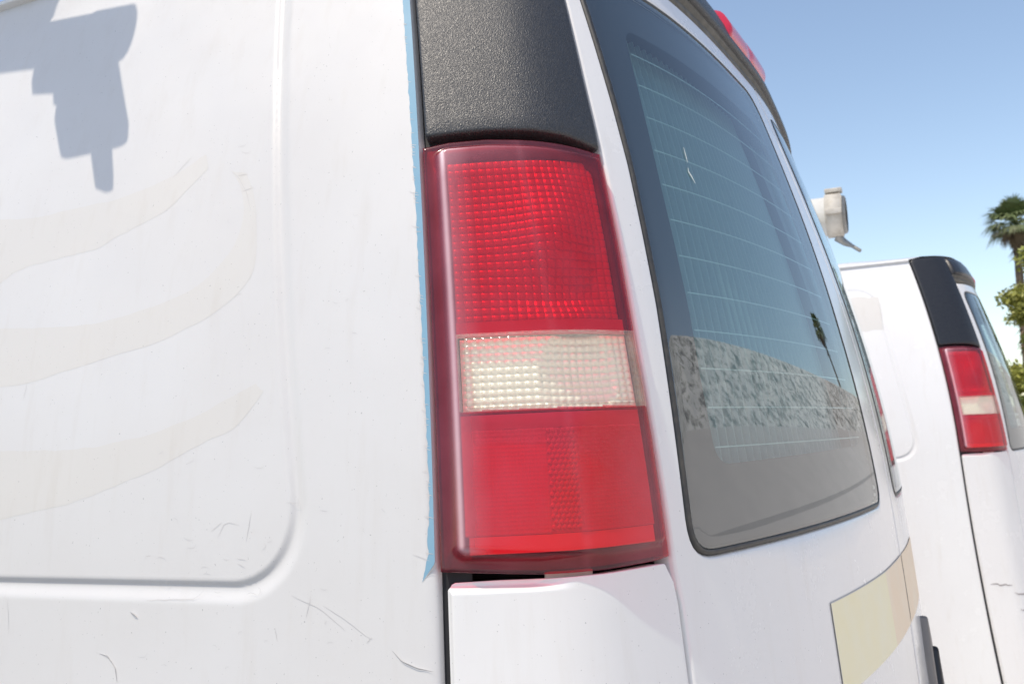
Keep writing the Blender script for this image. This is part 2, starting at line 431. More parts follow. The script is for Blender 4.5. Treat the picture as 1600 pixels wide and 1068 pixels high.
# ------------------------------------------------------------------ ground and slope behind the vans
def sheet(name, pts_y_z, x0, x1, nx, m, kind):
    xs = np.linspace(x0, x1, nx); V = []; F = []
    for y, z in pts_y_z:
        for x in xs: V.append((x, y, z))
    for i in range(len(pts_y_z)-1):
        for j in range(nx-1): F.append((i*nx+j, (i+1)*nx+j, (i+1)*nx+j+1, i*nx+j+1))
    return link(name, V, F, m, kind=kind, smooth=False)
sheet('ground', [(600, GZ), (30, GZ), (4, GZ), (-.6, GZ)], -600, 600, 40, M['asphalt'], 'structure')
sheet('concrete_lane', [(-.6, GZ), (-3.72, GZ)], -600, 600, 40, M['concrete'], 'structure')
# concrete apron climbing behind the camera: two cast slabs with an open joint between them
def apron_z(y): return max(GZ, (-4.4-y)*.615)
slope = sheet('concrete_slope', [(-3.72, GZ), (-4.9, apron_z(-4.9)), (-6.02, apron_z(-6.02)), (-6.05, apron_z(-6.05)-.12), (-6.12, apron_z(-6.12)-.12), (-6.15, apron_z(-6.15)),
       (-8.8, apron_z(-8.8)), (-8.95, apron_z(-8.8)+.06), (-9.2, apron_z(-8.8)+.04)], -600, 600, 60, M['slope'], 'structure')
sheet('hilltop', [(-12.15, 5.42), (-15, 5.3), (-600, 4.6)], -600, 600, 30, M['concrete'], 'structure')
def rock_bank():
    nx, nz = 900, 26
    xs = np.linspace(-30, 70, nx); V = []; F = []
    g = rng.normal(0, 1, (nz, nx)); 
    def sm(a, k):
        ker = np.ones(k)/k
        a = np.apply_along_axis(lambda r: np.convolve(np.pad(r, k//2, mode='wrap'), ker, 'valid')[:nx], 1, a)
        return a
    a = sm(g, 5)+1.6*sm(rng.normal(0, 1, (nz, nx)), 17); a[1:-1] = (a[:-2]+a[1:-1]+a[2:])/3
    for i in range(nz):
        t = i/(nz-1); y = -8.95-3.0*t; z = 2.70+1.85*sstep(t*.5+.25*t)*1.18 if False else 2.68+2.80*t
        for j, x in enumerate(xs):
            w = math.sin(math.pi*min(1, max(0, t)))**.5
            V.append((x, y+a[i, j]*.14*w, z+a[i, j]*.10*w))
    for i in range(nz-1):
        for j in range(nx-1): F.append((i*nx+j, (i+1)*nx+j, (i+1)*nx+j+1, i*nx+j+1))
    # rounded crest down to the hilltop
    n0 = len(V)
    for j, x in enumerate(xs): V.append((x, -12.25, 5.35))
    for j in range(nx-1): F.append(((nz-1)*nx+j, n0+j, n0+j+1, (nz-1)*nx+j+1))
    o = link('rock_bank', V, F, M['rock'], smooth=True)
    tag(o, 'rough pale rock retaining bank along the top of the concrete slope', 'retaining wall')
rock_bank()

# ------------------------------------------------------------------ the van
van = empty('cargo_van', BASE)
tag(van, 'nearest white cargo van, peeling vinyl film and yellow tape, filling the left of the photo', 'van', 'white cargo vans')

# dark inner shell that closes the gaps
us = np.concatenate([np.linspace(-5, -.06, 12), np.linspace(-.02, UC, 60)]); zs = np.linspace(.1, 1.99, 24)
mb = MB()
for MIR[0] in (False, True):
    U_, Z_ = np.meshgrid(us, zs); V, F = grid_mesh(U_, Z_, np.full(U_.shape, -.075)); mb.add(V, F)
MIR[0] = False
mb.build('inner_shell', M['dark'], van)

TZ = 2.034
def top_z(y): return np.interp(y, [-1, 3.3, 3.45, 4.15, 4.3, 5.0, 5.15], [TZ, TZ, 1.99, 1.32, 1.26, 1.12, 1.0])
def side_panel(ztop=1.905):
    a = lambda x0, x1, st: list(np.arange(x0, x1-1e-9, st))
    u = a(-5.12, -3.0, .12)+a(-3.0, -1.36, .03)+a(-1.36, -1.14, .012)+a(-1.14, -.40, .02)+a(-.40, -.335, .006)+a(-.335, -.165, .0025)+a(-.165, -.02, .0145)+[-.03, -.025, -.02, -.017, -.014, -.0115, -.0095, -.0085, -.008, -.008]
    z = a(.02, 1.0, .05)+[.99]+a(1.0, 1.05, .012)+a(1.05, 1.21, .0026)+a(1.21, 1.76, .014)+a(1.76, 1.93, .005)+[1.93, 1.95, 1.98, 2.0, 2.015, TZ]
    U_, Z_ = np.meshgrid(np.array(u), np.array(z))
    # edge roll towards the corner gap
    off = np.zeros_like(U_)
    off[:, -1] = -.016; off[:, -2] = -.0075; off[:, -3] = -.0058; off[:, -4] = -.0040; off[:, -5] = -.0025; off[:, -6] = -.0014; off[:, -7] = -.0006
    # pressed channels round the window blanks
    def sdf(x0, x1, z0, z1, r, sl):
        up = U_+sl*(Z_-1.195)
        dx = np.maximum(x0-up, up-x1)+r; dz = np.maximum(z0-Z_, Z_-z1)+r
        return np.minimum(np.maximum(dx, dz), 0)+np.hypot(np.maximum(dx, 0), np.maximum(dz, 0))-r
    for x0, x1 in ((-1.20, -.1935), (-2.30, -1.33)):
        d = sdf(x0, x1, 1.0805, ztop, .105, .178 if x1 > -1 else 0.)
        prof = -.0042*(sstep((d+.0105)/.0085)*(1-sstep((d+.0015)/.019)))
        off += prof
    # slight press line above the groove
    Zr = Z_.copy(); y = -U_
    arch = np.where(np.abs(y-1.15) < .465, -.06+np.sqrt(np.maximum(.47**2-(y-1.15)**2, 0)), 0)
    arch = np.maximum(arch, np.where(np.abs(y-4.35) < .465, -.06+np.sqrt(np.maximum(.47**2-(y-4.35)**2, 0)), 0))
    zb = np.maximum(.02, arch)
    Zr = np.where(Z_ < 1.0, zb+(Z_-.02)*(1-zb)/.98, Zr)
    zt = top_z(y)
    Zr = np.where((Z_ > 1.0) & (zt < TZ-.001), 1+(Z_-1)*(zt-1)/(TZ-1), Zr)
    return grid_mesh(U_, Zr, off)
V, F = side_panel(1.985); left_side = link('side_panel', V, F, M['film'], van)
left_side['label'] = 'side panel wrapped in white film with pale curved ghost stripes'
MIR[0] = True; V, F = side_panel(); link('side_panel', V, F, M['paint'], van); MIR[0] = False

# roof: from the gutter up over the crown
def roof():
    ys = np.concatenate([[None]*1, np.linspace(.45, 3.3, 14), np.linspace(3.4, 5.1, 16)]); T = np.linspace(-1, 1, 61); V = []; F = []
    xe = XC-S(-.5, TZ)[0]
    rows = [('rear', 0), ('rear', .5)]+[('y', y) for y in np.concatenate([np.linspace(.42, 3.3, 14), np.linspace(3.4, 5.12, 18)])]
    for kind, y in rows:
        for t in T:
            zc = TZ+.003+.075*(1-abs(t)**3.2)**.62; x = XC+t*xe*1.004
            if kind == 'rear':
                # sits just inside the rear edge of the cap
                uu = np.interp(XC-abs(x-XC), PX_TOP, PU_TOP); p = S(uu, 2.04); yr = p[1]+.02
                yy = yr if y == 0 else (yr+.42)/2+.06
                V.append((x, yy, min(zc, 2.056) if y == 0 else zc-.006))
            else:
                d = TZ-top_z(y); fr = max(0., 1-d*1.2)
                V.append((x, y, (zc-TZ-.003)*(.45+.55*fr)+top_z(y)+.003))
    n = len(T)
    for i in range(len(rows)-1):
        for j in range(n-1): F.append((i*n+j, i*n+j+1, (i+1)*n+j+1, (i+1)*n+j))
    k = len(rows)-1; b = len(V)
    for t in T: V.append((XC+t*xe*1.004, 5.14, .02))
    for j in range(n-1): F.append((k*n+j, k*n+j+1, b+j+1, b+j))
    return V, F
PU_TOP = np.linspace(0, UC, 200); PX_TOP = S(PU_TOP, np.full(200, 2.04))[:, 0]
V, F = roof(); rf = link('roof', V, F, M['paint'], van)
# gutter bead along each side of the roof
for MIR[0] in (False, True):
    mb = MB(); uu = np.linspace(-3.3, -.01, 40); P = []
    for dz, of in ((-.004, -.004), (-.004, .010), (.002, .013), (.008, .010), (.010, -.006)):
        P.append((np.full(40, TZ-.002+dz), np.full(40, of)))
    Z_ = np.array([p[0] for p in P]); O_ = np.array([p[1] for p in P]); U_ = np.tile(uu, (len(P), 1))
    V, F = grid_mesh(U_, Z_, O_); mb.add(V, F); mb.build('gutter', M['paint'], van)
MIR[0] = False
# windscreen
xs = np.linspace(XC-.80, XC+.80, 20); V = []; F = []
for y in np.linspace(3.5, 4.12, 8):
    for x in xs: V.append((x, y+.012, top_z(y)+.075*(.45+.55*max(0, 1-(TZ-top_z(y))*1.2))*(1-abs((x-XC)/.95)**3)**.6+.028))
for i in range(7):
    for j in range(19): F.append((i*20+j, i*20+j+1, (i+1)*20+j+1, (i+1)*20+j))
link('windscreen', V, F, M['windscreen'], van)

# outlines measured on the body surface (u, z)
def lerp_tab(tab): 
    t = sorted(tab); return lambda z: np.interp(z, [q[0] for q in t], [q[1] for q in t])
door_l = lerp_tab([(.02, .300), (.963, .286), (1.05, .280), (1.092, .272), (1.234, .260), (1.338, .2495), (1.463, .241), (1.579, .231), (1.685, .221), (1.804, .213), (1.90, .206), (2.05, .196)])
glass_l = lerp_tab([(1.102, .310), (1.152, .310), (1.218, .305), (1.293, .302), (1.371, .300), (1.483, .291), (1.586, .282), (1.728, .262), (1.812, .248), (1.87, .240)])
clear_l = lerp_tab([(1.19, .378), (1.231, .377), (1.293, .370), (1.399, .366), (1.543, .351), (1.681, .342), (1.80, .336)])
ZD = np.linspace(0, 1, 30)
def col_pts(f, z0, z1, d=0., n=24): return [(float(f(z))+d, z) for z in np.linspace(z0, z1, n)]
LB = [(-.0025, 1.103), (.047, 1.1), (.106, 1.0965), (.177, 1.0965), (.245, 1.0985), (.266, 1.101)]
LT = [(-.0025, 1.588), (.031, 1.593), (.077, 1.594), (.131, 1.590), (.181, 1.585), (.2285, 1.579)]
lt_z = lambda u: np.interp(u, [p[0] for p in LT], [p[1] for p in LT])
lb_z = lambda u: np.interp(u, [p[0] for p in LB], [p[1] for p in LB])
lamp_r = lerp_tab([(1.05, .270), (1.101, .2665), (1.234, .256), (1.338, .2465), (1.463, .238), (1.579, .2285), (1.62, .226)])

def gap_shade(parent):  # near-black strip standing in for the shade inside the corner gap
    zz = np.linspace(.05, 2.02, 90); uu = np.linspace(-.0125, .030, 8)
    U_, Z_ = np.meshgrid(uu, zz); V, F = grid_mesh(U_, Z_, np.full(U_.shape, -.0145)); link('gap_shade', V, F, M['dark'], parent)
gap_shade(van); MIR[0] = True; gap_shade(van); MIR[0] = False

def lamp(parent):
    """tail lamp: dark housing with reflector plates under a red lens with a clear band"""
    L0 = -.0025
    # ---- outer lens as one fine sheet; height from the distance to its rim
    nw, nv = 150, 300
    w, v = np.meshgrid(np.linspace(0, 1, nw), np.linspace(0, 1, nv))
    zt = 1.585*v+1.1*(1-v)
    uR = lamp_r(zt); U_ = L0+w*(uR-L0)
    Z_ = lb_z(U_)*(1-v)+lt_z(U_)*v
    rc = .006                                   # tiny corner rounding
    dl = (U_-L0); dr = (uR-U_); db = Z_-lb_z(U_); dt = lt_z(U_)-Z_
    def q(a, b): return np.hypot(np.clip(1-a, 0, None), np.clip(1-b, 0, None))
    sl, sr, sb, st = dl/.030, dr/.0145, db/.026, dt/.018
    t = 1-np.minimum(1, np.maximum.reduce([q(sl, sb), q(sl, st), q(sr, sb), q(sr, st)]))
    h = .0115*sstep((t-.42)/.58)
    edge = np.minimum.reduce([dl, dr, db, dt]); h -= .0016*(1-np.clip(edge/.003, 0, 1))**2
    wear_glint = 1.0*np.exp(-((t-.86)/.15)**2)*np.clip(1-dl/.06, 0, 1)+.55*np.exp(-((t-.9)/.12)**2)*np.clip(1-dt/.05, 0, 1)*np.clip(1.3-w*1.5, 0, 1)+.045*np.exp(-((w-.5-.08*(1-v))/.02)**2)  # ridge whitening: weathered haze plus painted sun highlight; centre streak is a painted reflection
    wear_glint += .10*sstep((w-.62)/.3)*sstep((.45-v)/.3)
    band = (Z_ > 1.2665) & (Z_ < 1.3515) & (U_ > L0+.0315) & (uR-U_ > .0125)
    # moulded step round the clear band
    V = place(np.stack([U_.ravel(), Z_.ravel()], 1), h.ravel())
    keep = []
    for i in range(nv-1):
        for j in range(nw-1):
            if band[i, j] and band[i+1, j] and band[i, j+1] and band[i+1, j+1]: continue
            keep.append((i*nw+j, i*nw+j+1, (i+1)*nw+j+1, (i+1)*nw+j))
    # skirt
    b = len(V); ringi = [j for j in range(nw)]+[i*nw+nw-1 for i in range(1, nv)]+[(nv-1)*nw+j for j in range(nw-2, -1, -1)]+[i*nw for i in range(nv-2, 0, -1)]
    V = np.concatenate([V, place(np.stack([U_.ravel()[ringi], Z_.ravel()[ringi]], 1), -.03)])
    n = len(ringi); sk = [(ringi[k], b+k, b+(k+1) % n, ringi[(k+1) % n]) for k in range(n)]
    root = None
    # ---- housing (the part); everything else is its child
    out = [p for p in LB]+col_pts(lamp_r, 1.11, 1.57, 0, 12)+list(reversed(LT))+[(L0, 1.45), (L0, 1.25)]
    inn = [(.022, 1.120), (.245, 1.118)]+col_pts(lamp_r, 1.15, 1.55, -.0115, 10)+[(.20, 1.571), (.12, 1.577), (.022, 1.577)]
    a, c = radial(dense(inn, .01), 160); bb, _ = radial_at(np.array(dense(out, .004)), c, a)
    o = inset(bb, c, .004)
    R = [(o, -.05), (o, -.006), (a, -.007), (inset(a, c, .003), -.05)]
    q2 = inset(a, c, .003)
    for k in range(1, 5): R.append((c+(q2-c)*(1-k/5), -.05))
    VV, FF = rings_mesh(R, (c, -.05))
    root = link('tail_lamp', VV, FF, M['housing'], parent)
    link('red_lens', V, fl(keep)+fl(sk), M['red_lens'], root, attr=np.concatenate([wear_glint.ravel(), np.zeros(n)])).parent = root
    # ---- clear band: prism cells on the face
    def cells(name, u0f, u1f, z0, z1, cu, cz, amp, off, m, sub=5, macro=None, ex=2.6):
        nu, nz = cu*sub+1, cz*sub+1
        w, v = np.meshgrid(np.linspace(0, 1, nu), np.linspace(0, 1, nz))
        Zc = z0+v*(z1-z0); Uc = u0f(Zc)+w*(u1f(Zc)-u0f(Zc))
        ph = np.abs((w*cu) % 1-.5)*2; pv = np.abs((v*cz) % 1-.5)*2
        hh = amp*((1-ph**ex)*(1-pv**ex))
        hh = np.where((np.arange(nu)[None] % sub == 0) | (np.arange(nz)[:, None] % sub == 0), 0, hh)
        oo = off+hh
        if macro is not None: oo = oo+macro(Uc, Zc)
        VV, FF = grid_mesh(Uc, Zc, oo); return link(name, VV, FF, m, root)
    l0 = lambda z: np.full_like(z, L0+.031); r0 = lambda z: lamp_r(z)-.0128
    # plain rim of the clear band
    rim_o = [(L0+.029, 1.2655), (lamp_r(1.2655)-.012, 1.2655), (lamp_r(1.3525)-.012, 1.3525), (L0+.029, 1.3525)]
    rim_i = [(L0+.0375, 1.271), (lamp_r(1.271)-.0165, 1.271), (lamp_r(1.3475)-.0165, 1.3475), (L0+.0375, 1.3475)]
    rl = ring_panel('reverse_lens', rim_o, dense(rim_i, .004), M['clear_lens'], root, off=.0118, skirt=.012, bev=.0008, N_=240, nr=3, smooth=False)
    cc = cells('prism_grid', lambda z: np.full_like(z, L0+.0375), lambda z: lamp_r(z)-.0165, 1.271, 1.3475, 21, 10, .0016, .0105, M['clear_lens'])
    cc['kind'] = 'stuff'
    # silver reflector of the reverse lamp with its bowl
    def bowl(cu, cz, r, d): return lambda U, Z: -d*np.clip(1-((U-cu)/r)**2-((Z-cz)/r)**2, 0, 1)
    def bowl2(U, Z): return -.012*np.clip(1-((U-.165)/.05)**2-((Z-1.305)/.055)**2, 0, 1)**.7-.004
    cells('reverse_reflector', l0, r0, 1.2685, 1.3505, 21, 10, .0030, -.0015, M['clear_optic'], 5, bowl2)['kind'] = 'stuff'
    # red upper chamber: prism cells, bowl in the middle
    def macro(U, Z):
        r2 = ((U-.132)/.105)**2+((Z-1.425)/.13)**2
        fade = sstep((U-.03)/.03)*sstep((lamp_r(Z)-.0125-U)/.03)*sstep((1.5695-Z)/.03)*sstep((Z-1.370)/.03)
        r3 = ((U-.150)/.045)**2+((Z-1.475)/.055)**2; r4 = ((U-.150)/.060)**2+((Z-1.405)/.055)**2
        return (.017*np.exp(-r3)-.014*np.exp(-r4))*fade
    cells('prism_grid', lambda z: np.full_like(z, L0+.028), lambda z: lamp_r(z)-.0125, 1.370, 1.5695, 20, 22, .0024, -.0110, M['red_optic'], 8, macro, 4.5)['kind'] = 'stuff'
    cells('divider', lambda z: np.full_like(z, L0+.028), lambda z: lamp_r(z)-.0125, 1.352, 1.370, 1, 1, 0, -.0045, M['red_optic'], 4)
    cells('divider', lambda z: np.full_like(z, L0+.028), lambda z: lamp_r(z)-.0125, 1.249, 1.2655, 1, 1, 0, -.0045, M['red_optic'], 4)
    # lower chamber: reflex plates left and right, a column of hexagonal studs, a ledge
    cells('reflex_plate', lambda z: np.full_like(z, L0+.028), lambda z: np.full_like(z, .118), 1.1375, 1.249, 24, 26, .0008, -.0050, M['reflex'], 3)['kind'] = 'stuff'
    cells('reflex_plate', lambda z: np.full_like(z, .150), lambda z: lamp_r(z)-.0125, 1.1375, 1.249, 24, 26, .0008, -.0048, M['reflex'], 3)['kind'] = 'stuff'
    mb = MB(); du = .0058
    for iz in range(19):
        for iu in range(6):
            cu = .1200+du*(iu+.5*(iz % 2)); cz = 1.1435+iz*.0057
            g = np.linspace(0, 2*math.pi, 7)[:6]
            o1 = np.stack([cu+.0030*np.sin(g), cz+.0030*np.cos(g)], 1); o2 = np.stack([cu+.0014*np.sin(g), cz+.0014*np.cos(g)], 1)
            VV = np.concatenate([place(o1, -.0056), place(o2, -.0035)])
            mb.add(VV, fl([(k, 6+k, 6+(k+1) % 6, (k+1) % 6) for k in range(6)]+[tuple(range(6, 12))]))
    x = mb.build('reflex_studs', M['reflex'], root, smooth=False); x['kind'] = 'stuff'
    cells('stud_plate', lambda z: np.full_like(z, .117), lambda z: np.full_like(z, .151), 1.1375, 1.249, 1, 1, 0, -.0054, M['reflex'], 4)
    cells('lamp_ledge', lambda z: np.full_like(z, L0+.032), lambda z: lamp_r(z)-.015, 1.119, 1.1371, 1, 1, 0, -.0045, M['amber'], 6)
    return root

def corner(parent, far=False):
    """grained trim above the lamp, painted panel below it"""
    trim_o = [(.0035, 1.600), (.040, 1.602), (.078, 1.603), (.133, 1.601), (.174, 1.596), (.2245, 1.583)]
    trim_o = trim_o+col_pts(door_l, 1.60, 2.02, -.004, 20)+[(door_l(2.04)-.006, 2.045), (.12, 2.047), (.02, 2.045), (.0035, 2.03), (.0035, 1.9), (.0035, 1.75)]
    panel('pillar_trim', dense(trim_o, .006), M['trim'], parent, off=.004, skirt=.03, bev=.004, N_=260, nr=12)
    # painted panel: its upper left has a wide rolled shoulder that fades out to the right
    pl = [(.0045, 1.088), (.012, 1.0915), (.06, 1.0925), (.119, 1.092), (.185, 1.0925), (.255, 1.094), (.266, 1.091)]
    pr_ = col_pts(door_l, 1.075, .03, -.0035, 30)
    poly = pl+pr_+[(.0045, .03), (.0045, .8), (.0045, 1.0)]
    def shoulder(uv):
        d = 1.0925-uv[:, 1]; fade = 1-sstep((uv[:, 0]-.085)/.06)
        top = -.010*(1-sstep((d-.004)/.009))*fade
        ed = -.007*(1-sstep((uv[:, 0]-.0045)/.0065))
        return np.minimum(top, ed)
    # fine grid so that the shoulder shows
    nv, nw = 150, 130
    vv = np.concatenate([np.linspace(0, .07, 90)**1.0, np.linspace(.075, 1, 60)]); ww = np.concatenate([np.linspace(0, .1, 30), np.linspace(.108, 1, 100)])
    w, v = np.meshgrid(ww, vv)
    zt = 1.0925-v*1.06; uR = np.where(zt > 1.075, np.interp(zt, [1.075, 1.0925], [float(door_l(1.075))-.0035, float(door_l(1.09))-.0115]), door_l(zt)-.0035); uL = .0045+np.maximum(0, .004-(1.0925-zt))
    U_ = uL+w*(uR-uL); tz = np.interp(U_, [p[0] for p in pl], [p[1] for p in pl]); Z_ = tz-v*(tz-.03)
    off = shoulder(np.stack([U_.ravel(), Z_.ravel()], 1)).reshape(U_.shape)
    er = (uR-U_); off -= .003*(1-np.clip(er/.005, 0, 1))**2
    V, F = grid_mesh(U_, Z_, off); F = [tuple(reversed(f)) for f in F]
    b = len(V); n2, n1 = U_.shape; ringi = [j for j in range(n1)]+[i*n1+n1-1 for i in range(1, n2)]+[(n2-1)*n1+j for j in range(n1-2, -1, -1)]+[i*n1 for i in range(n2-2, 0, -1)]
    V = np.concatenate([V, place(np.stack([U_.ravel()[ringi], Z_.ravel()[ringi]], 1), -.03)]); n = len(ringi)
    F += [(ringi[k], ringi[(k+1) % n], b+(k+1) % n, b+k) for k in range(n)]
    link('corner_panel', V, F, M['paint'], parent)
    # pale clip seen in the gap under the lamp
    panel('lamp_clip', [(.108, 1.088), (.165, 1.088), (.165, 1.099), (.108, 1.099)], M['pvc_cap'], parent, off=-.012, skirt=.01, bev=.001, N_=40, nr=2)
    return lamp(parent)

def door(parent, seam, ge):
    de = ge-1.002
    out = [(.2995, .03)]+col_pts(door_l, .05, 1.900, .0, 40)+[(.2065, 1.908), (.5, 1.912), (seam-.004, 1.914), (seam-.003, 1.5), (seam-.003, 1.1), (seam-.003, .03)]
    gl = [(.345, 1.102), (.6, 1.104), (1.0, 1.108)]
    glass_poly = rounded([(.309, 1.100), (1.002+de, 1.107), (.998+de, 1.40), (1.012+de, 1.60), (1.022+de, 1.862), (.241, 1.862)]+list(reversed(col_pts(glass_l, 1.30, 1.75, 0, 6))), [.036, .03, 0, 0, .055, .035]+[0]*6)
    gp = np.array(dense(glass_poly, .006)); c = np.array([.64, 1.48])
    hole, _ = radial(gp, 320, c); hole_o = inset(hole, c, -.007)
    d = ring_panel('rear_door', out, hole_o, M['paint'], parent, off=0., skirt=.03, bev=.0035, N_=320, nr=26, c=c, iskirt=.012)
    # rubber seal between door and glass
    R = [(hole_o, -.011), (inset(hole_o, c, .001), .0005), (inset(hole, c, -.001), .0015), (inset(hole, c, .0005), -.004)]
    V, F = rings_mesh(R); link('window_seal', V, F, M['seal'], d)
    # ledge under the glass
    R = [(hole_o, -.012), (inset(hole_o, c, .015), -.012)]; V, F = rings_mesh(R); link('window_ledge', V, F, M['seal_brown'], d)
    g = panel('window', hole, M['glass'], d, off=.001, skirt=.004, bev=.0012, N_=320, nr=30)
    clear = rounded([(.381, 1.196), (.955+de, 1.205), (.962+de, 1.50), (.975+de, 1.792), (.336, 1.793)]+list(reversed(col_pts(clear_l, 1.30, 1.72, 0, 6))), [.034, .03, 0, .04, .028]+[0]*6)
    cp, _ = radial_at(np.array(dense(clear, .005)), c, hole)
    R = [(inset(hole, c, .002), -.0065)]+[((inset(hole, c, .002))*(1-k/8)+cp*k/8, -.0065) for k in range(1, 9)]
    V, F = rings_mesh(R); link('frit_band', V, F, M['frit'], g)
    # heater wires
    mb = MB()
    for z in np.arange(1.2175, 1.76, .0487):
        uu = np.linspace(float(clear_l(z))+.004, .962+de, 60); ribbon(mb, np.stack([uu, np.full(60, z)], 1), .0017, -.0060, taper=False, n=60)
    x = mb.build('heater_wire', M['heater'], g); x['kind'] = 'stuff'
    # ribbed security screen behind the glass
    uu = []; oo = []
    k = 0; u0 = .30
    U_, Z_ = np.meshgrid(np.linspace(.29, 1.03+de, 60), np.linspace(1.15, 1.83, 20)); V, F = grid_mesh(U_, Z_, np.full(U_.shape, -.055))
    sc_ = link('window_screen', V, F, M['screen'], d)
    mb = MB()
    for k in range(30+int(de/.0235)):
        u0 = .318+k*.0235
        for s in (0,):
            uv = np.stack([np.array([u0, u0+.0035, u0+.0075, u0+.011])[None].repeat(18, 0), np.linspace(1.15, 1.83, 18)[:, None].repeat(4, 1)], -1)
            uv[..., 0] += -.055*(uv[..., 1]-1.15)
            V, F = grid_mesh(uv[..., 0], uv[..., 1], np.array([-.0545, -.046, -.046, -.0545])[None].repeat(18, 0)); mb.add(V, F)
    x = mb.build('screen_rib', M['screen_rib'], sc_); x['kind'] = 'stuff'
    return d

doors = []
for MIR[0] in (False, True):
    tl = corner(van); doors.append(door(van, *((SEAM, 1.002) if not MIR[0] else (2*UC-SEAM, 2*UC-1.195))))
MIR[0] = False

# roof end: brown seal under a dark plastic cap, third brake lamp in its middle
def cap_strip(name, prof, m, u0, u1, n=120, parent=van):
    uu = np.concatenate([[u0], np.linspace(u0+.001, u1-.001, n), [u1]])
    U_ = np.tile(uu, (len(prof), 1)); Z_ = np.array([[p[0]] for p in prof])+0*U_; O_ = np.array([[p[1]] for p in prof])+0*U_
    O_[:, 0] = np.minimum(O_[:, 0], -.02); O_[:, -1] = np.minimum(O_[:, -1], -.02)
    V, F = grid_mesh(U_, Z_, O_); return link(name, V, F, m, parent)
ul = .205
cap_strip('roof_seal', [(1.915, -.03), (1.916, -.014), (1.922, -.002), (1.930, .000), (1.935, -.010), (1.942, -.012), (1.948, .002), (1.955, .004), (1.958, -.01)], M['seal_brown'], ul, 2*UC-ul)
cap = cap_strip('roof_cap', [(1.958, -.03), (1.954, .006), (1.957, .012), (1.966, .014), (1.99, .013), (2.02, .008), (2.042, .000), (2.054, -.02), (2.059, -.06), (2.060, -.10)], M['trim'], ul+.0, 2*UC-ul-.0)
def chmsl():
    n = 60; uu = np.linspace(SEAM-.185, SEAM+.185, n); t = np.linspace(-1, 1, n)
    zz = np.linspace(1.964, 2.034, 12); U_, Z_ = np.meshgrid(uu, zz); v = np.linspace(0, 1, 12)[:, None]
    e = np.clip((1-np.abs(t))/.08, 0, 1)[None]
    dome = .013*(1-(2*v-1)**4)*sstep(e)*(1-.35*np.exp(-(t[None]/.10)**2))
    base = np.interp(Z_, [1.957, 1.99, 2.02, 2.04], [.012, .013, .008, .000])
    V, F = grid_mesh(U_, Z_, base-.002+dome)
    return link('brake_lamp', V, F, M['brake'], cap)
chmsl()

# yellow and peach tape across the doors
def tape(name, pts, m, parent, off=.0012, nu=24, nz=14):
    """pts: four corners bl, br, tr, tl on the body surface"""
    bl, br, tr, tl_ = [np.asarray(p, float) for p in pts]
    w, v = np.meshgrid(np.linspace(0, 1, nu), np.linspace(0, 1, nz)); w = w[..., None]; v = v[..., None]
    P = (bl*(1-w)+br*w)*(1-v)+(tl_*(1-w)+tr*w)*v
    V, F = grid_mesh(P[..., 0], P[..., 1], np.full(P.shape[:2], off)); return link(name, V, F, m, parent)
tapes = [('tape_patch', [(.644, .874), (.955, .880), (.944, .998), (.637, .996)], M['tan']),
         ('tape_patch', [(.955, .880), (SEAM-.004, .885), (SEAM-.004, 1.003), (.944, .998)], M['peach']),
         ('tape_patch', [(SEAM+.004, .885), (SEAM+.30, .887), (SEAM+.30, 1.006), (SEAM+.004, 1.003)], M['peach'])]
t_objs = [tape(n, p, m, doors[0 if i < 2 else 1]) for i, (n, p, m) in enumerate(tapes)]
t_objs[0]['label'] = 'faded yellow tape patch'; t_objs[1]['label'] = 'peach tape strip'; t_objs[2]['label'] = 'peach tape strip on the far door'
mb = MB(); ribbon(mb, [(.637, .9965), (.944, .9985), (SEAM-.004, 1.0035)], .0013, .0016, taper=False, n=40); ribbon(mb, [(.6365, .996), (.6435, .874)], .0016, .0016, taper=False, n=20)
mb.build('tape_edge', M['crack'], t_objs[0])

# door handle: black pull in a grey surround beside the centre seam
def handle():
    u0 = SEAM+.145
    h = panel('door_handle', [(u0, .40), (u0+.14, .40), (u0+.14, .70), (u0+.09, .83), (u0+.06, .862), (u0+.035, .80), (u0, .66)], M['handle_grey'], doors[1], off=.014, skirt=.016, bev=.006, N_=80, nr=3)
    panel('pull', [(u0+.035, .42), (u0+.12, .42), (u0+.12, .68), (u0+.075, .80), (u0+.035, .68)], M['handle'], h, off=.024, skirt=.012, bev=.006, N_=60, nr=3)
handle()

# ------------------------------------------------------------------ wear on the near van's side: ghost stripes, blue edge, cracks
GHOST_A =( [(-0.8833, 1.6178), (-0.7923, 1.6064), (-0.7066, 1.5967), (-0.6288, 1.6), (-0.5538, 1.601), (-0.4841, 1.611), (-0.4295, 1.6257), (-0.3973, 1.6439)] , [(-0.8373, 1.4835), (-0.7584, 1.4993), (-0.7237, 1.5196), (-0.6591, 1.5241), (-0.5722, 1.529), (-0.5056, 1.5527), (-0.4509, 1.5679), (-0.4123, 1.5991), (-0.3879, 1.6213)] )
GHOST_B =( [(-0.8237, 1.439), (-0.7393, 1.432), (-0.6333, 1.4229), (-0.5473, 1.4209), (-0.4679, 1.4306), (-0.3827, 1.4474), (-0.3353, 1.4804), (-0.3145, 1.5121), (-0.3115, 1.5556), (-0.3274, 1.5851), (-0.3458, 1.6083)] , [(-0.7985, 1.3479), (-0.7174, 1.3452), (-0.6661, 1.3462), (-0.5943, 1.3587), (-0.4803, 1.3757), (-0.4157, 1.387), (-0.3547, 1.4064), (-0.3022, 1.4342), (-0.2809, 1.4609), (-0.2861, 1.5082), (-0.2971, 1.5622), (-0.32, 1.602)] )
